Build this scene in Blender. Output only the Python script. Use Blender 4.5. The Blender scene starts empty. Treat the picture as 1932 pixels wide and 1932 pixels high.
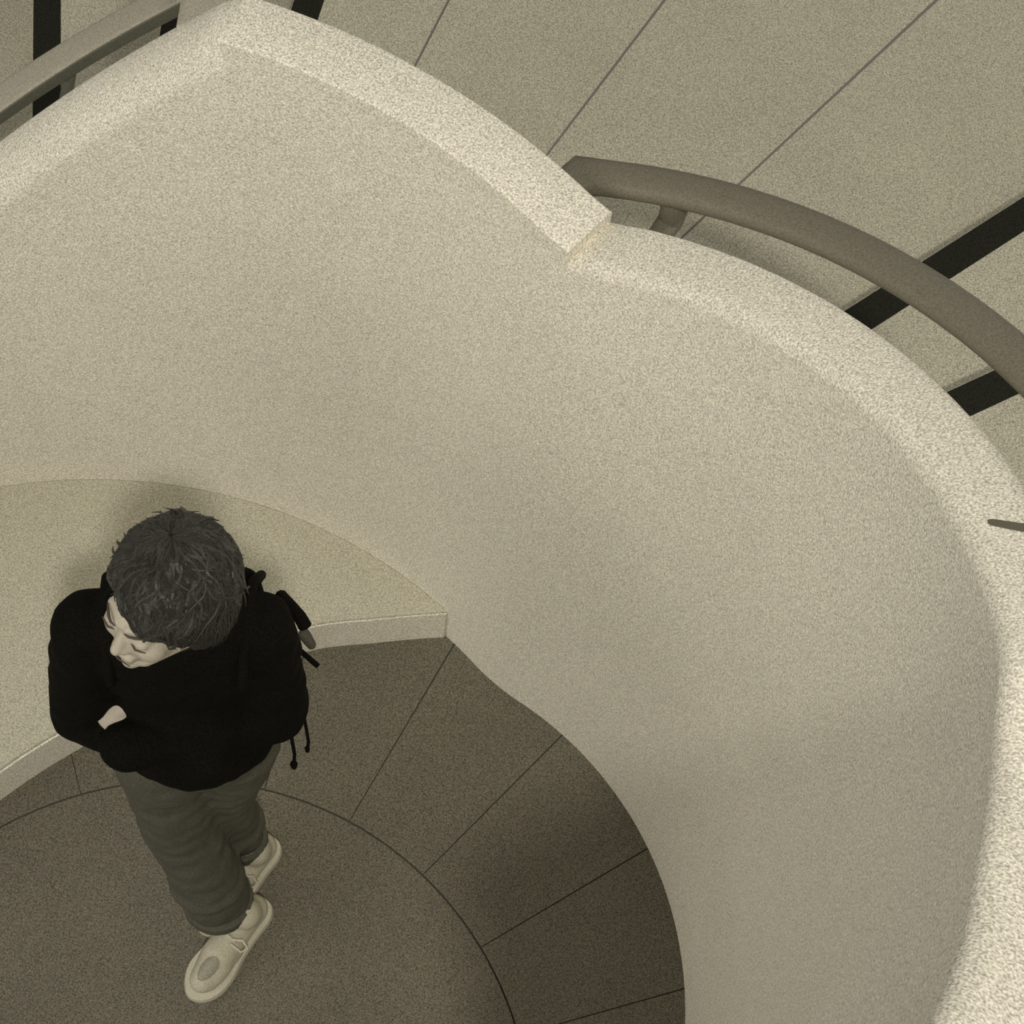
import bpy, bmesh, math, random
from mathutils import Vector, Matrix, noise
from mathutils.bvhtree import BVHTree

random.seed(7)
scene = bpy.context.scene
COL = scene.collection

# ------------------------------------------------------------------ camera
cam_d = bpy.data.cameras.new('camera')
cam_d.sensor_width = 36.0
cam_d.lens = 36.0 * 3600.0 / 1932.0
cam_d.clip_start = 0.05
cam = bpy.data.objects.new('camera', cam_d)
COL.objects.link(cam)
ROT = Matrix(((0.997487, -0.03174, -0.063339), (0.0, 0.894029, -0.448008), (0.070847, 0.446882, 0.891783)))
cam.matrix_world = Matrix.Translation((0, 0, 4.45)) @ ROT.to_4x4()
scene.camera = cam

# ------------------------------------------------------------------ world and lights
world = bpy.data.worlds.new('world')
scene.world = world
world.use_nodes = True
bg = world.node_tree.nodes['Background']
bg.inputs[0].default_value = (1.0, 0.968, 0.885, 1)
bg.inputs[1].default_value = 0.21


def area_light(name, loc, target, size, power, color=(1.0, 0.955, 0.86)):
    d = bpy.data.lights.new(name, 'AREA')
    d.shape = 'DISK'
    d.size = size
    d.energy = power
    d.color = color
    o = bpy.data.objects.new(name, d)
    COL.objects.link(o)
    o.location = loc
    o.rotation_euler = (Vector(target) - Vector(loc)).to_track_quat('-Z', 'Y').to_euler()
    return o


area_light('wall_fill', (-2.4, -6.2, 4.2), (0.2, 1.5, 1.3), 6.0, 90)  # unseen soft fill, added to brighten the curved walls
area_light('wall_fill_side', (-6.6, -1.0, 4.2), (0.2, 1.5, 1.3), 6.0, 180)  # second unseen fill from the left, added to lift the right wall
area_light('ceiling_lamp_hall', (0.35, -1.3, 6.5), (-0.35, 1.3, 1.2), 0.30, 172)
area_light('ceiling_lamp_stair', (4.2, 3.0, 6.0), (0.6, 1.6, 1.6), 1.2, 88)

scene.view_settings.view_transform = 'Standard'
scene.view_settings.look = 'None'
scene.view_settings.gamma = 1.0
scene.view_settings.use_curve_mapping = False
scene.view_settings.exposure = 0.0

# ------------------------------------------------------------------ materials


def mat(name, rgb, rough=0.6, grain=0.0, grain_scale=300.0, blotch=0.0, blotch_scale=3.0, bump=0.0,
        bump_scale=300.0, metallic=0.0, spec=0.3, tint=None):
    m = bpy.data.materials.new(name)
    m.use_nodes = True
    nt = m.node_tree
    b = nt.nodes['Principled BSDF']
    b.inputs['Roughness'].default_value = rough
    b.inputs['Metallic'].default_value = metallic
    b.inputs['Specular IOR Level'].default_value = spec
    tco = nt.nodes.new('ShaderNodeTexCoord')
    tc = nt.nodes.new('ShaderNodeMapping')
    tc.inputs['Rotation'].default_value = (0.53, 0.71, 0.37)
    tc.inputs['Location'].default_value = (0.37, 1.13, 2.71)
    nt.links.new(tco.outputs['Object'], tc.inputs['Vector'])
    last = None
    col = nt.nodes.new('ShaderNodeRGB')
    col.outputs[0].default_value = (*rgb, 1)
    last = col.outputs[0]

    def layer(scale, amount, detail):
        nonlocal last
        n = nt.nodes.new('ShaderNodeTexNoise')
        n.inputs['Scale'].default_value = scale
        n.inputs['Detail'].default_value = detail
        nt.links.new(tc.outputs['Vector'], n.inputs['Vector'])
        r = nt.nodes.new('ShaderNodeMapRange')
        r.inputs['From Min'].default_value = 0.25
        r.inputs['From Max'].default_value = 0.75
        r.inputs['To Min'].default_value = 1.0 - amount
        r.inputs['To Max'].default_value = 1.0 + amount
        nt.links.new(n.outputs['Fac'], r.inputs['Value'])
        x = nt.nodes.new('ShaderNodeVectorMath')
        x.operation = 'SCALE'
        nt.links.new(last, x.inputs[0])
        nt.links.new(r.outputs['Result'], x.inputs['Scale'])
        last = x.outputs['Vector']
    if blotch:
        layer(blotch_scale, blotch, 3.0)
    if grain:
        layer(grain_scale, grain, 1.0)
    nt.links.new(last, b.inputs['Base Color'])
    if bump:
        n = nt.nodes.new('ShaderNodeTexNoise')
        n.inputs['Scale'].default_value = bump_scale
        n.inputs['Detail'].default_value = 2.0
        nt.links.new(tc.outputs['Vector'], n.inputs['Vector'])
        bp = nt.nodes.new('ShaderNodeBump')
        bp.inputs['Strength'].default_value = bump
        bp.inputs['Distance'].default_value = 0.002
        nt.links.new(n.outputs['Fac'], bp.inputs['Height'])
        nt.links.new(bp.outputs['Normal'], b.inputs['Normal'])
    return m


M_PLASTER = mat('white_plaster', (0.70, 0.662, 0.555), 0.85, grain=0.50, blotch=0.025, bump=0.15, spec=0.2)
M_STEP = mat('pale_step', (0.470, 0.446, 0.350), 0.7, grain=0.42, spec=0.2)
M_TILE = mat('cream_tile', (0.43, 0.408, 0.315), 0.6, grain=0.52, blotch=0.05, blotch_scale=5, spec=0.25)
M_JOINT = mat('tile_joint', (0.20, 0.185, 0.175), 0.9)
M_BLACK = mat('black_strip', (0.018, 0.018, 0.013), 0.85, grain=0.5, spec=0.1)
M_STONE = mat('dark_stone', (0.138, 0.126, 0.094), 0.7, grain=0.66, blotch=0.08, blotch_scale=4, spec=0.2)
M_STONEJ = mat('dark_joint', (0.085, 0.080, 0.062), 0.9)
M_RAILL = mat('rail_lit_tone', (0.40, 0.37, 0.29), 0.45, grain=0.3, spec=0.4)  # left rail colour lightened to carry the light on its top
M_RAIL = mat('brown_rail', (0.165, 0.150, 0.112), 0.5, grain=0.25, spec=0.3)
M_RAILD = mat('dark_metal_and_shade', (0.10, 0.10, 0.072), 0.4, grain=0.25, spec=0.4)  # bracket metal; also colours the shade on the left rail's inner side
M_DARKLINE = mat('dark_line', (0.12, 0.11, 0.08), 0.9)
M_SKIN = mat('skin', (0.43, 0.385, 0.305), 0.55, grain=0.10, spec=0.3)
M_JACKET = mat('black_cloth', (0.0042, 0.0040, 0.0026), 0.95, grain=0.6, bump=0.3, bump_scale=120, spec=0.08)
M_PANTS = mat('grey_trousers', (0.080, 0.076, 0.058), 0.9, grain=0.3, bump=0.3, bump_scale=150, spec=0.15)
M_HAIR = mat('dark_hair', (0.018, 0.018, 0.0145), 0.6, grain=0.45, spec=0.3)
M_HAIRL = mat('dark_hair_strand', (0.031, 0.030, 0.0235), 0.5, grain=0.4, spec=0.35)
M_SHOE = mat('white_shoe', (0.44, 0.41, 0.31), 0.7, grain=0.2, bump=0.2, bump_scale=200, spec=0.2)
M_SHOEPANEL = mat('grey_shoe_panel', (0.30, 0.28, 0.215), 0.8, grain=0.25, spec=0.2)
M_SOLE = mat('shoe_sole', (0.50, 0.47, 0.37), 0.6, grain=0.15, spec=0.2)
M_EYE = mat('dark_brow', (0.075, 0.062, 0.047), 0.8)
M_SHIRT = mat('dark_collar', (0.014, 0.013, 0.010), 0.9)

# ------------------------------------------------------------------ helpers


def link(name, mesh, material, parent=None, smooth=None):
    o = bpy.data.objects.new(name, mesh)
    COL.objects.link(o)
    if material:
        mesh.materials.clear()
        mesh.materials.append(material)
    if parent is not None:
        o.parent = parent
    if smooth is not None:
        mesh.polygons.foreach_set('use_smooth', [True] * len(mesh.polygons))
        if smooth < 180:
            mesh.set_sharp_from_angle(angle=math.radians(smooth))
    return o


def from_bm(name, bm, material, parent=None, smooth=None):
    bmesh.ops.recalc_face_normals(bm, faces=bm.faces)
    me = bpy.data.meshes.new(name)
    bm.to_mesh(me)
    bm.free()
    return link(name, me, material, parent, smooth)


def tag(o, label, cat=None, group=None):
    o['label'] = label
    if cat:
        o['category'] = cat
    if group:
        o['group'] = group
    return o


def structure(o, label=None):
    o['kind'] = 'structure'
    if label:
        o['label'] = label
    return o


def empty(name, loc=(0, 0, 0)):
    o = bpy.data.objects.new(name, None)
    COL.objects.link(o)
    o.location = loc
    o.empty_display_size = 0.1
    return o


CI = Vector((-0.699, 0.9775))     # axis of the stair
RI = 1.238                        # inner radius of the landing parapet
CF = Vector((-0.149, 0.984))      # centre of the tighter bend on the rising flight
RF = 0.870
LAND = 0.95
RISE = 0.16


def pol(az, r, c=CI):
    a = math.radians(az)
    return Vector((c.x + r * math.cos(a), c.y + r * math.sin(a)))


def sweep(bm, path, sections, closed_caps=True):
    """path: list of section point-lists (each list of Vector), joined ring to ring."""
    rings = []
    for sec in sections:
        rings.append([bm.verts.new(p) for p in sec])
    n = len(rings[0])
    for a, b in zip(rings[:-1], rings[1:]):
        for i in range(n):
            j = (i + 1) % n
            bm.faces.new((a[i], a[j], b[j], b[i]))
    if closed_caps:
        bm.faces.new(rings[0][::-1])
        bm.faces.new(rings[-1])


def wall_solid(name, plan, normals, tops, thick, bevel, bottom=0.0, parent=None, material=None):
    """plan: inner points; normals: outward unit vectors; tops: heights; solid wall with eased top edges"""
    bm = bmesh.new()
    secs = []
    b = bevel
    for p, n, t in zip(plan, normals, tops):
        prof = [(0, bottom)] + [(b * (1 - math.cos(q * math.pi / 16)), t - b * (1 - math.sin(q * math.pi / 16))) for q in range(9)]
        k = 0.006
        prof += [(thick - k, t), (thick - 0.3 * k, t - 0.3 * k), (thick, t - k), (thick, bottom)]
        secs.append([Vector((p.x + n.x * u, p.y + n.y * u, z)) for u, z in prof])
    sweep(bm, None, secs)
    return from_bm(name, bm, material or M_PLASTER, parent, 40)


def sector(bm, a0, a1, r0, r1, z0, z1, n=6, c=CI):
    """solid annular sector; r0/r1 numbers or functions of azimuth"""
    f0 = r0 if callable(r0) else (lambda a: r0)
    f1 = r1 if callable(r1) else (lambda a: r1)
    secs = []
    for i in range(n + 1):
        a = a0 + (a1 - a0) * i / n
        p, q = pol(a, f0(a), c), pol(a, f1(a), c)
        secs.append([Vector((p.x, p.y, z0)), Vector((q.x, q.y, z0)), Vector((q.x, q.y, z1)), Vector((p.x, p.y, z1))])
    sweep(bm, None, secs)


# ------------------------------------------------------------------ lower floor (dark stone)
FC = Vector((-0.46, 0.66))
bm = bmesh.new()
bmesh.ops.create_circle(bm, cap_ends=True, cap_tris=False, segments=96, radius=6.5)
bmesh.ops.translate(bm, verts=bm.verts, vec=(0, 1, -0.006))
ext = bmesh.ops.extrude_face_region(bm, geom=list(bm.faces))
bmesh.ops.translate(bm, verts=[v for v in ext['geom'] if isinstance(v, bmesh.types.BMVert)], vec=(0, 0, -0.12))
floor = structure(from_bm('floor', bm, M_STONEJ), 'dark stone floor laid in rings at the foot of the well')
RING = 0.824
G = 0.0020


def slab(a0, a1, r0, r1):
    bm = bmesh.new()
    rm = max(r0, 0.3)
    ga = math.degrees(G / max(0.35, (rm + r1) / 2))
    sector(bm, a0 + ga, a1 - ga, r0 + G, r1 - G, -0.02, 0.0, n=6, c=FC)
    from_bm('stone_slab', bm, M_STONE, floor)


bm = bmesh.new()
bmesh.ops.create_cone(bm, cap_ends=True, segments=72, radius1=RING - G, radius2=RING - G, depth=0.02,
                      matrix=Matrix.Translation((FC.x, FC.y, -0.01)))
from_bm('stone_slab', bm, M_STONE, floor)
D_S = 15.35
for i in range(22):
    slab(16.2 + D_S * i, 16.2 + D_S * (i + 1) if i < 21 else 376.2, RING, 2.15)

# ------------------------------------------------------------------ walls around the well
# landing parapet (level)
AZ_R, AZ_L = 38.65, 71.7
T_B = 0.11
unit = lambda a: Vector((math.cos(math.radians(a)), math.sin(math.radians(a))))
KINK = pol(AZ_R, RI)
FIL = 0.085                                         # eased corner where the two curved walls meet
az_fb = AZ_R + math.degrees(FIL / RI)
az_fr = 61.0 - math.degrees(FIL / RF)
PB, PR = pol(az_fb, RI), pol(az_fr, RF, CF)
bez = lambda t: PB * (1 - t) ** 2 + KINK * 2 * t * (1 - t) + PR * t * t


def bez_n(t):
    d = (KINK - PB) * (1 - t) + (PR - KINK) * t
    d = d.normalized()
    return Vector((-d.y, d.x))


bp_, bn_ = [], []
for i in range(6):
    t = 0.5 * (1 - i / 6)
    bp_.append(bez(t))
    bn_.append(bez_n(t))
for i in range(27):
    a = az_fb + (AZ_L - az_fb) * i / 26
    bp_.append(pol(a, RI))
    bn_.append(unit(a))
wall_back = wall_solid('wall_back', bp_, bn_, [1.868] * len(bp_), T_B, 0.001)
structure(wall_back, 'level curved white parapet wall between the two flights')
coping = wall_solid('coping', [p - n * 0.001 for p, n in zip(bp_, bn_)], bn_, [1.90] * len(bp_), T_B + 0.002, 0.004,
                    bottom=1.868, parent=wall_back)

# left wall, its top running down with the lower flight
azs = [AZ_L + (150 - AZ_L) * i / 50 for i in range(51)]
left_top = lambda a: max(0.75, 1.893 - 0.0243 * max(0.0, a - 73.0) - 0.012 * min(1.3, a - AZ_L))
wall_left = wall_solid('wall_left', [pol(a, RI) for a in azs], [unit(a) for a in azs], [left_top(a) for a in azs], T_B, 0.085)
structure(wall_left, 'curved white wall with sloping top beside the lower flight')

# right wall, its top climbing with the upper flight
plan, nrm, tops = [], [], []
for i in range(7):
    t = 0.5 + 0.5 * i / 6
    p = bez(t)
    plan.append(p)
    nrm.append(bez_n(t))
    tops.append(1.872 + FIL * (t - 0.5) * 1.1)
h0 = tops[-1]
az = az_fr - 1.5
right_top = lambda a: h0 + (az_fr - a) * 0.0084
while az > -12.0:
    plan.append(pol(az, RF, CF))
    nrm.append(unit(az))
    tops.append(right_top(az))
    az -= 2.0
tail = [(0.688, 0.745, 2.475), (0.664, 0.675, 2.515), (0.634, 0.602, 2.56), (0.604, 0.535, 2.60), (0.567, 0.461, 2.66), (0.531, 0.404, 2.71),
        (0.495, 0.353, 2.76), (0.44, 0.285, 2.82), (0.36, 0.20, 2.90), (0.26, 0.12, 2.98)]
for i, (x, y, h) in enumerate(tail):
    plan.append(Vector((x, y)))
    tops.append(h)
    nrm.append(None)
k0 = len(plan) - len(tail)
for i in range(k0, len(plan)):
    a = plan[i - 1]
    b = plan[min(i + 1, len(plan) - 1)]
    t = (b - a).normalized()
    nrm[i] = Vector((-t.y, t.x))
T_R = 0.110
wall_right = wall_solid('wall_right', plan, nrm, tops, T_R, 0.028)
structure(wall_right, 'tall curved white wall whose broad top climbs with the upper flight')
RIGHT_OUT = [p + n * T_R for p, n in zip(plan, nrm)]
# short dark line across the top of the climbing wall
bm = bmesh.new()
A, B = Vector((0.752, 1.068)), Vector((0.806, 1.054))
az_s = math.degrees(math.atan2(A.y - CF.y, A.x - CF.x))


def rim_h(p):
    a = math.degrees(math.atan2(p.y - CF.y, p.x - CF.x))
    return right_top(a)


d = (B - A).normalized()
s = Vector((-d.y, d.x))
sec = []
for p, w in ((A, 0.004), (A + d * 0.006, 0.0065), (B, 0.0085)):
    q0, q1 = p + s * w, p - s * w
    sec.append([Vector((q0.x, q0.y, rim_h(q0) - 0.004)), Vector((q1.x, q1.y, rim_h(q1) - 0.004)),
                Vector((q1.x, q1.y, rim_h(q1) + 0.0012)), Vector((q0.x, q0.y, rim_h(q0) + 0.0012))])
sweep(bm, None, sec)
tag(from_bm('coping_line', bm, M_DARKLINE, wall_right), 'short dark line across the wall top')


def r_right(az):
    """radius from CI of the outer face of the right wall at azimuth az"""
    u = unit(az)
    best = None
    pts = [pol(AZ_R + 6, RI + T_B), pol(AZ_R, RI + T_B)] + RIGHT_OUT
    for p, q in zip(pts[:-1], pts[1:]):
        e = q - p
        den = u.x * e.y - u.y * e.x
        if abs(den) < 1e-9:
            continue
        w = p - CI
        t = (w.x * e.y - w.y * e.x) / den
        k = (w.x * u.y - w.y * u.x) / den
        if t > 0 and -1e-6 <= k <= 1.000001:
            best = t if best is None else max(best, t)
    return (best if best else RI + T_B) + 0.002


# ------------------------------------------------------------------ low step behind the person
front = [(-1.75, 0.35), (-1.38, 0.92), (-1.12, 1.23), (-0.908, 1.430), (-0.758, 1.547), (-0.56, 1.672), (-0.36, 1.775), (-0.171, 1.838), (-0.039, 1.858), (0.075, 1.873), (0.146, 1.880)]
fr = []
for i in range(len(front) - 1):
    p0 = Vector(front[max(i - 1, 0)]); p1 = Vector(front[i]); p2 = Vector(front[i + 1]); p3 = Vector(front[min(i + 2, len(front) - 1)])
    for k in range(5):
        t = k / 5
        fr.append(0.5 * ((2 * p1) + (p2 - p0) * t + (2 * p0 - 5 * p1 + 4 * p2 - p3) * t * t + (3 * p1 - p0 - 3 * p2 + p3) * t ** 3))
fr.append(Vector(front[-1]))
bm = bmesh.new()
secs = []
SH = 0.15
for p in fr:
    dv = p - CI
    q = CI + dv.normalized() * (RI - 0.001)
    if (q - p).length < 0.01:
        q = p + dv.normalized() * 0.01
    n = dv.normalized()
    prof = [(p, 0.0), (p, SH - 0.008), (p + n * 0.003, SH - 0.002), (p + n * 0.008, SH), (q, SH), (q, 0.0)]
    secs.append([Vector((v.x, v.y, z)) for v, z in prof])
sweep(bm, None, secs)
step = from_bm('floor_low_step', bm, M_STEP, None, 40)
structure(step, 'low pale step along the curved wall behind the person')
# white riser facing on the step
bm = bmesh.new()
secs = []
for p in fr:
    n = (p - CI).normalized()
    a = p - n * 0.006
    b = p - n * 0.0005
    secs.append([Vector((a.x, a.y, 0.0)), Vector((a.x, a.y, SH - 0.006)), Vector((b.x, b.y, SH - 0.006)), Vector((b.x, b.y, 0.0))])
sweep(bm, None, secs)
from_bm('riser', bm, M_PLASTER, step, 40)

# ------------------------------------------------------------------ landing and flights
R_OUT = 4.6
EDGE_R, EDGE_L = 36.65, 78.4
r_land = lambda a: (r_right(a) if a < AZ_R + 0.5 else RI + T_B + 0.002)
bm = bmesh.new()
sector(bm, EDGE_R, EDGE_L, r_land, R_OUT, 0.0, LAND - 0.004, n=42)
landing = structure(from_bm('floor_landing', bm, M_JOINT), 'cream tiled landing behind the level parapet')
joints = [EDGE_R, 48.1, 58.75, 69.5, EDGE_L]
for i, (a, b) in enumerate(zip(joints[:-1], joints[1:])):
    bm = bmesh.new()
    g = 0.075
    sector(bm, a + (g if i else 0), b - (g if i < 3 else 0), r_land, R_OUT, LAND - 0.0038, LAND, n=10)
    from_bm('tile', bm, M_TILE, landing)


def strip(parent, az_edge, side, r0, r1, z, hw=0.034):
    """black strip flush with a step edge; side -1 lies on the lower-azimuth side"""
    u = unit(az_edge)
    v = Vector((-u.y, u.x)) * side
    bm = bmesh.new()
    rows = []
    for r in (r0, r1):
        p = CI + u * r + v * (hw + 0.001)
        rows.append([Vector((*(p + v * hw), z + 0.0002)), Vector((*(p - v * hw), z + 0.0002)),
                     Vector((*(p - v * (hw - .001)), z + 0.0016)), Vector((*(p + v * (hw - .001)), z + 0.0016))])
    sweep(bm, None, rows)
    return from_bm('nosing_strip', bm, M_BLACK, parent)


strip(landing, EDGE_L, -1, RI + T_B + 0.03, R_OUT - 0.2, LAND)

upper = empty('staircase', (CI.x + 2.2, CI.y + 1.0, LAND))
tag(upper, 'pale stair flight climbing at the right with black nosing strips', 'stairs')
lower = empty('staircase', (CI.x - 0.2, CI.y + 2.2, 0))
tag(lower, 'pale stair flight going down at the upper left behind the parapet', 'stairs')


def local(o, parent):
    o.matrix_parent_inverse = Matrix.Translation(-parent.location)
    return o


D_R = 8.6
for i in range(8):
    a1 = EDGE_R - D_R * i
    a0 = a1 - D_R
    z = LAND + 0.12 * (i + 1)
    bm = bmesh.new()
    sector(bm, a0, a1 - 0.02, r_right, R_OUT, 0.0, z, n=8)
    t = local(from_bm('tread', bm, M_TILE, upper), upper)
    ri = max(r_right(a1), r_right(a1 - 2.5)) + 0.01
    local(strip(upper, a1 - 0.02, -1, ri, R_OUT - 0.2, z), upper)
D_L = 8.8
for i in range(5):
    a0 = EDGE_L + D_L * i
    a1 = a0 + D_L
    z = LAND - RISE * (i + 1)
    bm = bmesh.new()
    sector(bm, a0 + 0.02, a1, RI + T_B + 0.002, R_OUT, 0.0, z, n=8)
    local(from_bm('tread', bm, M_TILE, lower), lower)
    local(strip(lower, a1, -1, RI + T_B + 0.03, R_OUT - 0.2, z), lower)

# ------------------------------------------------------------------ handrails


def rail_sections(path, half_w, half_h, n=14, power=2.6):
    """rounded section, kept upright, mitred at the bends"""
    secs = []
    for i, p in enumerate(path):
        if i == 0:
            t = path[1] - p
        elif i == len(path) - 1:
            t = p - path[-2]
        else:
            t = (path[i + 1] - p).normalized() + (p - path[i - 1]).normalized()
        t = t.normalized()
        side = t.cross(Vector((0, 0, 1))).normalized()
        up = side.cross(t).normalized()
        m = 1.0
        if 0 < i < len(path) - 1:
            c = (path[i + 1] - p).normalized().dot(t)
            m = min(1.6, 1.0 / max(0.3, c))
        ring = []
        for k in range(n):
            a = 2 * math.pi * k / n
            ca, sa = math.cos(a), math.sin(a)
            x = math.copysign(abs(ca) ** (2 / power), ca) * half_w * m
            y = math.copysign(abs(sa) ** (2 / power), sa) * half_h
            ring.append(p + side * x + up * y)
        secs.append(ring)
    return secs


def tube(bm, pts, radii, n=10):
    secs = []
    ref = None
    for i, p in enumerate(pts):
        if i == 0:
            t = pts[1] - p
        elif i == len(pts) - 1:
            t = p - pts[-2]
        else:
            t = pts[i + 1] - pts[i - 1]
        t = t.normalized()
        if ref is None:
            ref = Vector((0, 0, 1)) if abs(t.z) < 0.9 else Vector((1, 0, 0))
        s = t.cross(ref).normalized()
        u = s.cross(t).normalized()
        ref = u
        r = radii[i] if isinstance(radii, (list, tuple)) else radii
        secs.append([p + (s * math.cos(2 * math.pi * k / n) + u * math.sin(2 * math.pi * k / n)) * r for k in range(n)])
    sweep(bm, None, secs)


rail_h = lambda a: 1.870 + (64.0 - a) * 0.0095
OFF = 0.196
path = [Vector((0.2665, 1.923, rail_h(66) - 0.031))]
az = 65.0
while az > -12:
    p = pol(az, RF + OFF, CF)
    path.append(Vector((p.x, p.y, rail_h(az) - 0.021)))
    az -= 2.5
root = empty('handrail', (0.30, 1.95, LAND))
tag(root, 'wide brown handrail climbing beside the right stair wall', 'handrail')
bm = bmesh.new()
sweep(bm, None, rail_sections(path, 0.034, 0.021))
local(from_bm('rail', bm, M_RAIL, root, 50), root)


def bracket(parent, az, c, r_wall, r_rail, z_wall, z_rail, rad, material):
    u = unit(az)
    w = c + u * r_wall
    q = c + u * r_rail
    bm = bmesh.new()
    W = Vector((w.x, w.y, z_wall))
    U3 = Vector((u.x, u.y, 0))
    Q = Vector((q.x, q.y, z_rail))
    tube(bm, [W, W + U3 * 0.006], rad * 1.35, 16)
    tube(bm, [W + U3 * 0.006, W.lerp(Vector((Q.x, Q.y, W.z)), 0.55), Vector((Q.x, Q.y, W.z)) - U3 * rad * 0.3 + Vector((0, 0, rad * 0.35)), Q],
         [rad * 0.9, rad * 0.9, rad * 0.95, rad * 1.1], 14)
    return local(from_bm('bracket', bm, material, parent, 40), parent)


for a in (55.6, -4.0):
    bracket(root, a, CF, RF + T_R + 0.0005, RF + OFF, rail_h(a) - 0.105, rail_h(a) - 0.034, 0.023, M_RAIL)

lrail_h = lambda a: 1.7150 - 0.0242 * (a - 78.8)
path = []
OFFL = 0.252
p = pol(75.8, RI + T_B + 0.001)
path.append(Vector((p.x, p.y, lrail_h(75.8) - 0.02)))
az = 76.9
while az < 128:
    p = pol(az, RI + OFFL)
    path.append(Vector((p.x, p.y, lrail_h(az) - 0.022)))
    az += 2.0
root = empty('handrail', (-0.35, 2.38, 0.6))
tag(root, 'handrail sloping down beside the left wall, lit top and shaded inner side put into its colours', 'handrail')
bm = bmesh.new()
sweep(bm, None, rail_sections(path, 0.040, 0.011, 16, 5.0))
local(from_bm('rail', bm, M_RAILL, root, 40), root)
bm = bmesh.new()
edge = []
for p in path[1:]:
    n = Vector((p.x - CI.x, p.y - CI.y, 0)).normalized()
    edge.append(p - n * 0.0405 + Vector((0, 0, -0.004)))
sweep(bm, None, rail_sections(edge, 0.003, 0.0125, 8, 4.0))  # thin dark strip stands in for shade on the rail's inner side
local(tag(from_bm('rail_side_shade', bm, M_RAILD, root, 40), 'dark strip standing for the shaded inner side of the rail'), root)
bracket(root, 88.4, CI, RI + T_B + 0.0005, RI + OFFL, lrail_h(88.4) - 0.06, lrail_h(88.4) - 0.03, 0.014, M_RAILD)

# ------------------------------------------------------------------ soft solids (voxel-fused)


def add_capsule(bm, p0, p1, r0, r1, seg=16):
    p0, p1 = Vector(p0), Vector(p1)
    d = p1 - p0
    L = d.length
    z = d.normalized() if L > 1e-6 else Vector((0, 0, 1))
    q = z.to_track_quat('Z', 'Y')
    rings = []
    for k in range(1, 5):
        a = -math.pi / 2 + (math.pi / 2) * k / 4
        rings.append((r0 * math.cos(a), r0 * math.sin(a)))
    for k in range(0, 4):
        a = (math.pi / 2) * k / 4
        rings.append((r1 * math.cos(a), L + r1 * math.sin(a)))
    vs = []
    for r, h in rings:
        vs.append([bm.verts.new(p0 + q @ Vector((r * math.cos(2 * math.pi * i / seg), r * math.sin(2 * math.pi * i / seg), h))) for i in range(seg)])
    for a, b in zip(vs[:-1], vs[1:]):
        for i in range(seg):
            bm.faces.new((a[i], a[(i + 1) % seg], b[(i + 1) % seg], b[i]))
    lo = bm.verts.new(p0 + q @ Vector((0, 0, -r0)))
    hi = bm.verts.new(p0 + q @ Vector((0, 0, L + r1)))
    for i in range(seg):
        bm.faces.new((lo, vs[0][(i + 1) % seg], vs[0][i]))
        bm.faces.new((hi, vs[-1][i], vs[-1][(i + 1) % seg]))


def add_ell(bm, c, r, rot=None):
    m = Matrix.Translation(Vector(c)) @ (rot.to_4x4() if rot is not None else Matrix.Identity(4)) @ Matrix.Diagonal((*r, 1))
    bmesh.ops.create_uvsphere(bm, u_segments=24, v_segments=16, radius=1.0, matrix=m)


def fuse(name, bm, material, voxel, smooth_it=3, parent=None, wrinkle=0.0, wr_scale=9.0, cut=None):
    me = bpy.data.meshes.new(name + '_raw')
    bm.to_mesh(me)
    bm.free()
    tmp = bpy.data.objects.new(name + '_raw', me)
    COL.objects.link(tmp)
    md = tmp.modifiers.new('fuse', 'REMESH')
    md.mode = 'VOXEL'
    md.voxel_size = voxel
    if smooth_it:
        sm = tmp.modifiers.new('smooth', 'SMOOTH')
        sm.factor = 0.5
        sm.iterations = smooth_it
    dg = bpy.context.evaluated_depsgraph_get()
    dg.update()
    out = bpy.data.meshes.new_from_object(tmp.evaluated_get(dg), depsgraph=dg)
    bpy.data.objects.remove(tmp)
    bpy.data.meshes.remove(me)
    out.name = name
    if wrinkle:
        b2 = bmesh.new()
        b2.from_mesh(out)
        b2.normal_update()
        for v in b2.verts:
            w = noise.noise(Vector((v.co.x * wr_scale, v.co.y * wr_scale, v.co.z * wr_scale * 1.7))) \
                + 0.5 * noise.noise(v.co * wr_scale * 2.6)
            v.co += v.normal * wrinkle * w
        b2.to_mesh(out)
        b2.free()
    if cut:
        b2 = bmesh.new()
        b2.from_mesh(out)
        for co, no in cut:
            bmesh.ops.bisect_plane(b2, geom=b2.verts[:] + b2.edges[:] + b2.faces[:], plane_co=co, plane_no=no, clear_outer=True)
        b2.to_mesh(out)
        b2.free()
    return link(name, out, material, parent, 180)


# ------------------------------------------------------------------ the person
V = Vector
PELV = V((-0.362, 1.262, 0.95))
CHEST = V((-0.36, 1.292, 1.28))
NECK = V((-0.357, 1.292, 1.49))
HEAD = V((-0.352, 1.226, 1.668))
SR, ER, WR = V((-0.508, 1.290, 1.398)), V((-0.552, 1.240, 1.105)), V((-0.345, 1.168, 1.115))
SL, EL, WL = V((-0.222, 1.296, 1.395)), V((-0.198, 1.250, 1.12)), V((-0.430, 1.165, 1.165))
HPR, KNR, ANR = V((-0.437, 1.258, 0.90)), V((-0.425, 1.225, 0.50)), V((-0.326, 1.145, 0.085))
HPL, KNL, ANL = V((-0.292, 1.276, 0.90)), V((-0.338, 1.290, 0.50)), V((-0.312, 1.295, 0.085))

F = V((-0.634, -0.752, 0.16)).normalized()
S = (F.cross(V((0.07, 0.10, 1))) * -1.0).normalized()      # towards the person's left
U = F.cross(S).normalized()
if U.z < 0:
    U = -U
HM = Matrix((F, S, U)).transposed()
hp = lambda f_, s_, u_: HEAD + HM @ V((f_, s_, u_))

bm = bmesh.new()
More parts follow.
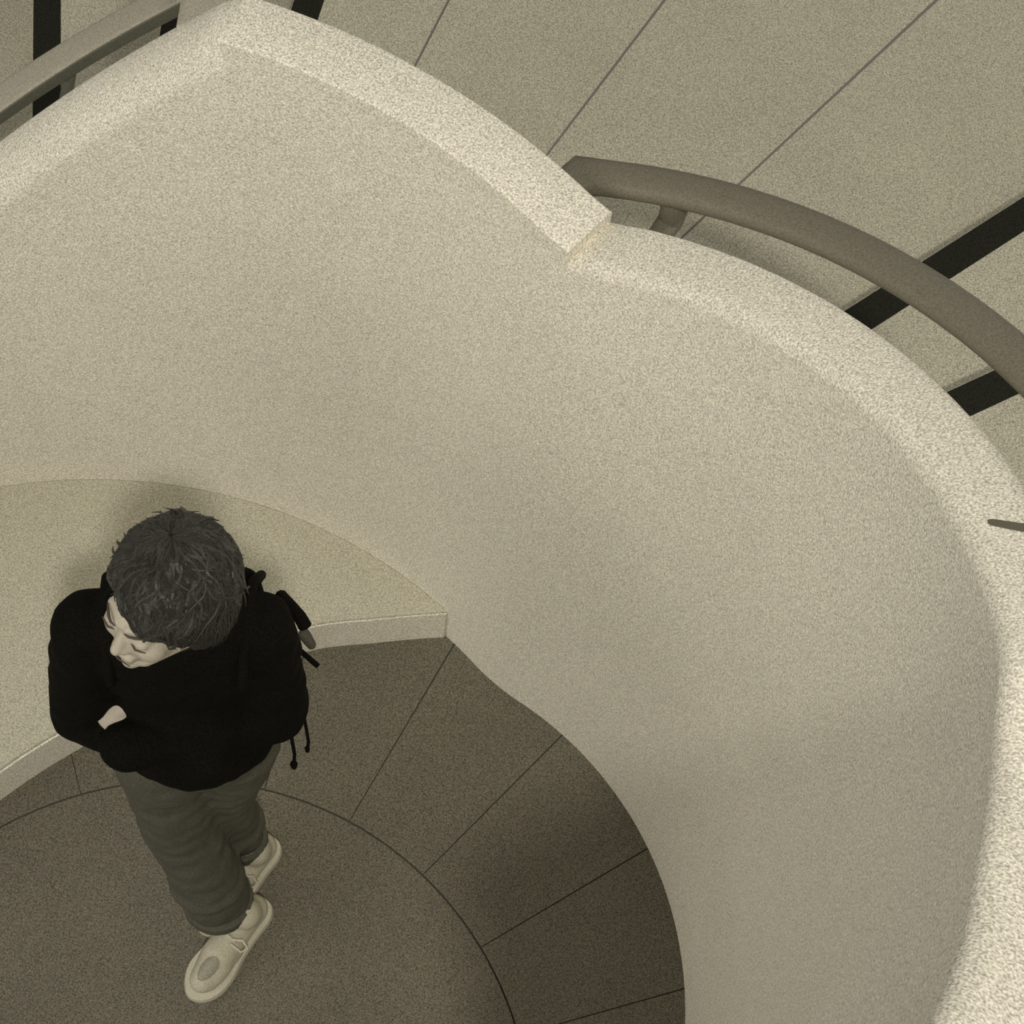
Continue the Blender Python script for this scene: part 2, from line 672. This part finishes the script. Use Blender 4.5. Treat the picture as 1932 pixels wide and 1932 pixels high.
# head
add_ell(bm, hp(-0.012, 0, 0.028), (0.094, 0.075, 0.088), HM)
add_ell(bm, hp(0.028, 0, -0.025), (0.066, 0.060, 0.085), HM)
for sd in (-1, 1):
    add_capsule(bm, hp(0.0, sd * 0.048, -0.055), hp(0.058, sd * 0.016, -0.094), 0.022, 0.017)
    add_ell(bm, hp(0.062, sd * 0.032, -0.032), (0.026, 0.028, 0.03), HM)
    add_capsule(bm, hp(0.085, sd * 0.010, 0.016), hp(0.066, sd * 0.045, 0.012), 0.0105, 0.010, 12)
    add_ell(bm, hp(0.095, sd * 0.010, -0.038), (0.009, 0.007, 0.007), HM)
    add_ell(bm, hp(-0.004, sd * 0.076, -0.012), (0.020, 0.009, 0.033), HM)
    add_ell(bm, hp(0.080, sd * 0.030, -0.004), (0.012, 0.015, 0.010), HM)
add_capsule(bm, hp(0.066, 0, -0.097), hp(0.070, 0, -0.102), 0.020, 0.018)
add_capsule(bm, hp(0.084, 0, 0.006), hp(0.104, 0, -0.034), 0.008, 0.0105, 12)
add_capsule(bm, hp(0.089, -0.014, -0.064), hp(0.089, 0.014, -0.064), 0.008, 0.008, 10)
add_capsule(bm, hp(0.085, -0.012, -0.077), hp(0.085, 0.012, -0.077), 0.008, 0.008, 10)
add_capsule(bm, hp(-0.02, 0, -0.06), NECK + V((0, 0.004, -0.02)), 0.055, 0.056)
# trunk
add_ell(bm, CHEST + V((0, 0, 0.05)), (0.148, 0.085, 0.20))
add_ell(bm, (-0.36, 1.275, 1.08), (0.125, 0.08, 0.16))
add_ell(bm, PELV, (0.145, 0.09, 0.12))
# arms
for s_, e_, w_ in ((SR, ER, WR), (SL, EL, WL)):
    add_capsule(bm, CHEST + V((0, 0, 0.14)), s_, 0.06, 0.052)
    add_capsule(bm, s_, e_, 0.048, 0.038)
    add_capsule(bm, e_, w_, 0.038, 0.026)
# legs
for h_, k_, a_ in ((HPR, KNR, ANR), (HPL, KNL, ANL)):
    add_capsule(bm, h_, k_, 0.078, 0.052)
    add_capsule(bm, k_, a_, 0.050, 0.034)
# feet inside the shoes
FT_R = V((-0.54, -0.84, 0)).normalized()
FT_L = V((-0.12, -0.99, 0)).normalized()
add_capsule(bm, V((-0.300, 1.143, 0.05)), V((-0.372, 1.038, 0.045)), 0.030, 0.022)
add_capsule(bm, V((-0.288, 1.292, 0.05)), V((-0.356, 1.190, 0.045)), 0.030, 0.022)


def add_hand(bm, wrist, direction, palm_n, thumb_side):
    d = direction.normalized()
    n = (palm_n - d * palm_n.dot(d)).normalized()
    s = d.cross(n).normalized() * thumb_side
    palm_c = wrist + d * 0.045
    add_ell(bm, palm_c, (0.048, 0.038, 0.015), Matrix((d, s, n)).transposed())
    add_capsule(bm, wrist - d * 0.02, wrist + d * 0.02, 0.025, 0.024)
    for k, (off, ln) in enumerate(((0.028, 0.068), (0.010, 0.076), (-0.009, 0.071), (-0.027, 0.056))):
        b0 = wrist + d * 0.082 + s * off
        d1 = (d + n * -0.20 + s * off * 1.5).normalized()
        d2 = (d + n * -0.65 + s * off).normalized()
        d3 = (d + n * -1.2).normalized()
        p1 = b0 + d1 * ln * 0.48
        p2 = p1 + d2 * ln * 0.32
        p3 = p2 + d3 * ln * 0.22
        add_capsule(bm, b0 - d * 0.012, p1, 0.0090, 0.0082, 10)
        add_capsule(bm, p1, p2, 0.0082, 0.0076, 10)
        add_capsule(bm, p2, p3, 0.0076, 0.0068, 10)
    t0 = wrist + d * 0.025 + s * 0.030
    t1 = t0 + (d * 0.6 + s * 0.7).normalized() * 0.036
    t2 = t1 + (d * 0.95 + s * 0.2 - n * 0.25).normalized() * 0.028
    add_capsule(bm, wrist + d * 0.012 + s * 0.012, t0, 0.014, 0.012, 10)
    add_capsule(bm, t0, t1, 0.0115, 0.0098, 10)
    add_capsule(bm, t1, t2, 0.0098, 0.0078, 10)


add_hand(bm, WL + V((-0.022, 0.020, 0.0)), V((-0.62, 0.62, 0.30)), V((0.1, -0.7, 0.7)), 1)
add_hand(bm, WR + V((0.01, 0.0, 0.0)), V((0.80, 0.55, -0.02)), V((0, -0.9, 0.45)), -1)
person = fuse('person', bm, M_SKIN, 0.0042, 2)
tag(person, 'person with dark hair, black jacket and grey trousers, arms folded and head turned aside', 'person')

# eyes and brows
for sd in (-1, 1):
    bm = bmesh.new()
    pts = [hp(0.083 - 0.006 * abs(t), sd * (0.030 + 0.017 * t), -0.008 - 0.003 * (1 - t * t)) for t in (-1, -0.5, 0, 0.5, 1)]
    tube(bm, [p + F * 0.010 for p in pts], [0.0008, 0.0016, 0.002, 0.0016, 0.0008], 8)
    from_bm('eyelid', bm, M_EYE, person, 60)
    bm = bmesh.new()
    pts = [hp(0.098 - 0.017 * max(0, t + 0.3), sd * (0.029 + 0.019 * t), 0.018 + 0.003 * (1 - t * t)) for t in (-1, -0.5, 0, 0.5, 1)]
    tube(bm, [p - F * 0.0015 for p in pts], [0.001, 0.0022, 0.0026, 0.0022, 0.001], 8)
    from_bm('eyebrow', bm, M_EYE, person, 60)
bm = bmesh.new()
tube(bm, [hp(0.0955, -0.022, -0.0715), hp(0.0985, 0, -0.0705), hp(0.0955, 0.022, -0.0715)], [0.0008, 0.0016, 0.0008], 8)
from_bm('mouth', bm, M_EYE, person, 60)

# hair: a fused cap with loose strands over it
bm = bmesh.new()
add_ell(bm, hp(-0.030, 0, 0.036), (0.098, 0.100, 0.090), HM)
add_ell(bm, hp(-0.050, 0, -0.020), (0.074, 0.096, 0.080), HM)
add_ell(bm, hp(0.022, 0.008, 0.070), (0.066, 0.066, 0.044), HM)
add_ell(bm, hp(0.052, 0.034, 0.050), (0.042, 0.040, 0.036), HM)
add_ell(bm, hp(0.022, 0.066, 0.032), (0.044, 0.028, 0.042), HM)
add_ell(bm, hp(-0.016, 0.082, -0.004), (0.042, 0.024, 0.050), HM)
add_ell(bm, hp(0.000, -0.070, 0.020), (0.046, 0.026, 0.050), HM)
add_ell(bm, hp(-0.030, -0.074, -0.024), (0.048, 0.024, 0.055), HM)
hair = fuse('hair', bm, M_HAIR, 0.006, 3, person, wrinkle=0.007, wr_scale=26)
tag(hair, 'dark tousled hair')
bm = bmesh.new()
rnd = random.Random(3)
tree = BVHTree.FromPolygons([v.co.copy() for v in hair.data.vertices], [tuple(p.vertices) for p in hair.data.polygons])
HC = V((-0.015, 0.0, 0.030))
PART = V((-0.20, -0.24, 1.0)).normalized()          # the crown, a little towards the person's right
PX = PART.orthogonal().normalized()
PY = PART.cross(PX)


def on_hair(th, aa, lift):
    d = PART * math.cos(th) + (PX * math.cos(aa) + PY * math.sin(aa)) * math.sin(th)
    w = HM @ d
    hit = tree.ray_cast(hp(*HC) + w * 0.3, -w)
    if hit[0] is None or hit[3] > 0.235:
        return None
    return hit[0] + w * lift


def strand(a, th0, length, tw, lift0, lift1, r, n, sides, wave=0.0, ph=0.0):
    pts, rad = [], []
    for i in range(n + 1):
        t = i / n
        p = on_hair(th0 + t * length, a + tw * t + wave * math.sin(6 * t + ph), lift0 + (lift1 - lift0) * t ** 2.5)
        if p is None:
            break
        if pts and (p - pts[-1]).length > 0.05:
            break
        if pts and (p - pts[-1]).length < 0.002:
            continue
        pts.append(p)
        rad.append(r * (0.5 + 0.5 * math.sin(math.pi * min(1, t * 0.8 + 0.2))) * (1 - 0.8 * t ** 2))
    if len(pts) > 2:
        tube(bm, pts, rad, sides)


for k in range(1500):
    strand(rnd.uniform(0, 2 * math.pi), rnd.uniform(0.02, 1.5), rnd.uniform(0.5, 1.1), rnd.uniform(-0.5, 0.5),
           rnd.uniform(-0.0005, 0.002), rnd.uniform(0.0, 0.006), 0.0015, 6, 4, 0.05, k)
for k in range(420):
    flick = rnd.uniform(0.006, 0.016) if rnd.random() < 0.25 else rnd.uniform(0, 0.003)
    strand(rnd.uniform(0, 2 * math.pi), rnd.uniform(0.04, 1.5), rnd.uniform(0.4, 0.85), rnd.uniform(-0.7, 0.7),
           rnd.uniform(-0.003, 0.0), flick, rnd.uniform(0.0035, 0.006), 8, 6, 0.10, k)
st = from_bm('hair_strands', bm, M_HAIRL, person)
st['kind'] = 'stuff'

# jacket
bm = bmesh.new()
add_ell(bm, CHEST + V((0, 0.0, 0.05)), (0.168, 0.108, 0.215))
add_ell(bm, (-0.36, 1.275, 1.13), (0.150, 0.108, 0.17))
add_ell(bm, (-0.36, 1.262, 1.00), (0.158, 0.122, 0.11))
add_ell(bm, (-0.355, 1.215, 1.06), (0.12, 0.100, 0.10))
for s_, e_, w_ in ((SR, ER, WR), (SL, EL, WL)):
    add_capsule(bm, V((-0.357, 1.292, 1.43)), s_ + V((0, 0, -0.005)), 0.070, 0.066)
    add_capsule(bm, s_, e_, 0.066, 0.060)
    add_capsule(bm, e_, e_.lerp(w_, 1.14), 0.060, 0.046)
add_capsule(bm, V((-0.357, 1.297, 1.44)), V((-0.356, 1.290, 1.505)), 0.074, 0.066)
jacket = fuse('jacket', bm, M_JACKET, 0.007, 5, person, wrinkle=0.006, wr_scale=14)
tag(jacket, 'black long-sleeved jacket')
bm = bmesh.new()
ring = []
for k in range(25):
    a = 2 * math.pi * k / 24
    ring.append(V((-0.356 + 0.072 * math.cos(a), 1.288 + 0.070 * math.sin(a), 1.525 + 0.022 * math.sin(a))))
tube(bm, ring, 0.016, 10)
from_bm('collar', bm, M_SHIRT, person, 60)

# trousers
bm = bmesh.new()
add_ell(bm, PELV + V((0, 0, -0.01)), (0.158, 0.104, 0.12))
cuffR = ANR + V((-0.040, 0.018, 0.055))
cuffL = ANL + V((-0.012, 0.012, 0.075))
for h_, k_, a_, rc in ((HPR, KNR, cuffR, 0.074), (HPL, KNL, cuffL, 0.056)):
    add_capsule(bm, h_, k_, 0.096, rc + 0.008)
    add_capsule(bm, k_, a_, rc + 0.006, rc)
    m_ = k_.lerp(a_, 0.72)
    add_ell(bm, m_, (rc + 0.014, rc + 0.014, 0.045))
trousers = fuse('trousers', bm, M_PANTS, 0.007, 4, person, wrinkle=0.006, wr_scale=13, cut=[((0, 0, 0.10), (0, 0, -1))])
tag(trousers, 'loose grey trousers')
# turned-up cuff rings
for c_, rc in ((cuffR, 0.073), (cuffL, 0.056)):
    bm = bmesh.new()
    secs = []
    for k in range(25):
        a = 2 * math.pi * k / 24
        o_ = V((math.cos(a), math.sin(a), 0))
        b0 = V((c_.x, c_.y, 0.098))
        secs.append([b0 + o_ * (rc - 0.010) + V((0, 0, 0.002)), b0 + o_ * (rc + 0.008) + V((0, 0, 0.006)),
                     b0 + o_ * (rc + 0.007) + V((0, 0, 0.034)), b0 + o_ * (rc - 0.010) + V((0, 0, 0.040))])
    sweep(bm, None, secs, closed_caps=False)
    from_bm('trouser_cuff', bm, M_PANTS, trousers, 60)


# shoes
def shoe(heel, toe, parent, label):
    heel, toe = V((*heel, 0)), V((*toe, 0))
    d = (toe - heel)
    L = d.length
    d = d.normalized()
    s = V((-d.y, d.x, 0))
    P = lambda x, y, z: heel + d * (x * L) + s * (y * 1.12) + V((0, 0, z))
    bm = bmesh.new()
    add_capsule(bm, P(0.14, 0, 0.052), P(0.34, 0, 0.055), 0.036, 0.036)
    add_capsule(bm, P(0.34, 0, 0.055), P(0.60, 0.0, 0.050), 0.037, 0.040)
    add_capsule(bm, P(0.50, 0.004, 0.036), P(0.80, 0.005, 0.032), 0.039, 0.035)
    add_capsule(bm, P(0.60, 0.0, 0.050), P(0.84, 0.004, 0.038), 0.039, 0.030)
    add_capsule(bm, P(0.66, 0.010, 0.040), P(0.74, 0.012, 0.038), 0.035, 0.032)
    add_capsule(bm, P(0.20, 0, 0.075), P(0.24, 0, 0.098), 0.036, 0.038)
    up = fuse('shoe', bm, M_SHOE, 0.005, 4, parent, cut=[((0, 0, 0.016), (0, 0, -1))])
    tag(up, label)
    # sole
    bm = bmesh.new()
    out = [(0.0, 0.018), (0.0, -0.018), (0.06, -0.034), (0.2, -0.039), (0.42, -0.034), (0.62, -0.041), (0.78, -0.042), (0.9, -0.030), (0.985, -0.010),
           (1.0, 0.010), (0.95, 0.032), (0.84, 0.047), (0.68, 0.050), (0.5, 0.042), (0.3, 0.038), (0.1, 0.037)]
    fine = []
    for i in range(len(out)):
        p0, p1, p2, p3 = (V((*out[(i + k) % len(out)], 0)) for k in (-1, 0, 1, 2))
        for k in range(4):
            t = k / 4
            q = 0.5 * ((2 * p1) + (p2 - p0) * t + (2 * p0 - 5 * p1 + 4 * p2 - p3) * t * t + (3 * p1 - p0 - 3 * p2 + p3) * t ** 3)
            fine.append((q.x, q.y))
    out = fine
    lo = [bm.verts.new(P(x, y, 0.001)) for x, y in out]
    mid = [bm.verts.new(P(0.5 + (x - 0.5) * 1.02, y * 1.05, 0.014)) for x, y in out]
    hi = [bm.verts.new(P(x, y * 0.97, 0.026)) for x, y in out]
    n = len(out)
    for a, b in ((lo, mid), (mid, hi)):
        for i in range(n):
            bm.faces.new((a[i], a[(i + 1) % n], b[(i + 1) % n], b[i]))
    bm.faces.new(lo[::-1])
    bm.faces.new(hi)
    from_bm('sole', bm, M_SOLE, up, 50)
    # grey vamp panel
    bm = bmesh.new()
    add_ell(bm, P(0.66, 0.004, 0.056), (0.062, 0.024, 0.030), Matrix((d, s, V((0, 0, 1)))).transposed())
    from_bm('vamp_panel', bm, M_SHOEPANEL, up, 60)
    # laces
    for i in range(4):
        x = 0.44 + 0.055 * i
        zz = 0.093 - 0.006 * i
        bm = bmesh.new()
        tube(bm, [P(x, -0.024, zz - 0.010), P(x + 0.015, -0.008, zz), P(x + 0.02, 0.008, zz), P(x + 0.035, 0.024, zz - 0.010)], 0.0028, 8)
        from_bm('lace', bm, M_SOLE, up, 60)
    for loop in ([(0.46, -0.020, 0.090), (0.36, -0.050, 0.078), (0.34, -0.072, 0.050), (0.42, -0.082, 0.036), (0.50, -0.070, 0.044), (0.48, -0.034, 0.082)],
                 [(0.47, 0.010, 0.094), (0.42, 0.030, 0.092), (0.44, 0.046, 0.080), (0.50, 0.040, 0.082), (0.50, 0.014, 0.092)]):
        bm = bmesh.new()
        tube(bm, [P(*q) for q in loop], 0.0030, 8)
        from_bm('lace_loop', bm, M_SOLE, up, 60)
    return up


shoe((-0.268, 1.190), (-0.424, 0.962), person, 'white low shoe stepping forward')
shoe((-0.256, 1.338), (-0.408, 1.112), person, 'white low shoe set behind')

# ------------------------------------------------------------------ slim backpack on the person's back
pack = empty('backpack', (-0.34, 1.42, 1.0))
tag(pack, 'slim black backpack worn by the person, strap ends hanging at the side', 'backpack')
bm = bmesh.new()
add_capsule(bm, (-0.43, 1.455, 1.00), (-0.27, 1.455, 1.00), 0.044, 0.044)
add_capsule(bm, (-0.42, 1.452, 1.22), (-0.28, 1.452, 1.22), 0.040, 0.040)
add_capsule(bm, (-0.44, 1.452, 1.00), (-0.43, 1.452, 1.22), 0.042, 0.038)
add_capsule(bm, (-0.26, 1.452, 1.00), (-0.27, 1.452, 1.22), 0.042, 0.038)
add_ell(bm, (-0.35, 1.458, 1.11), (0.115, 0.044, 0.15))
local(fuse('pack_body', bm, M_JACKET, 0.008, 3, pack), pack)
for name, pts, r in (
        ('shoulder_strap', [(-0.25, 1.440, 1.24), (-0.225, 1.412, 1.36), (-0.232, 1.365, 1.435), (-0.236, 1.30, 1.468), (-0.242, 1.235, 1.43), (-0.246, 1.20, 1.36)], 0.009),
        ('shoulder_strap', [(-0.45, 1.440, 1.24), (-0.48, 1.412, 1.36), (-0.482, 1.365, 1.435), (-0.478, 1.30, 1.468), (-0.472, 1.235, 1.43), (-0.468, 1.20, 1.36)], 0.009),
        ('strap_buckle', [(-0.190, 1.385, 1.33), (-0.170, 1.350, 1.366), (-0.152, 1.325, 1.378), (-0.143, 1.315, 1.362)], 0.0125),
        ('strap_end', [(-0.225, 1.445, 1.16), (-0.165, 1.372, 1.12), (-0.127, 1.346, 1.10)], 0.0055),
        ('strap_end', [(-0.225, 1.44, 1.04), (-0.160, 1.33, 0.92), (-0.150, 1.303, 0.80), (-0.153, 1.295, 0.775)], 0.0035),
        ('strap_end', [(-0.235, 1.44, 1.02), (-0.190, 1.32, 0.92), (-0.176, 1.272, 0.81), (-0.178, 1.262, 0.775)], 0.0038)):
    bm = bmesh.new()
    tube(bm, [V(p) for p in pts], r, 10)
    local(from_bm(name, bm, M_JACKET, pack, 60), pack)
for p, r in (((-0.153, 1.296, 0.776), 0.0055), ((-0.178, 1.262, 0.776), 0.008)):
    bm = bmesh.new()
    add_capsule(bm, V(p) + V((0, 0, 0.006)), V(p) - V((0, 0, 0.010)), r, r * 0.8, 10)
    local(from_bm('strap_tip', bm, M_JACKET, pack, 60), pack)
bm = bmesh.new()
add_capsule(bm, V((-0.150, 1.36, 1.215)), V((-0.138, 1.352, 1.19)), 0.012, 0.009, 10)
local(from_bm('strap_slider', bm, M_PANTS, pack, 60), pack)

# names of copies follow Blender's own suffixes
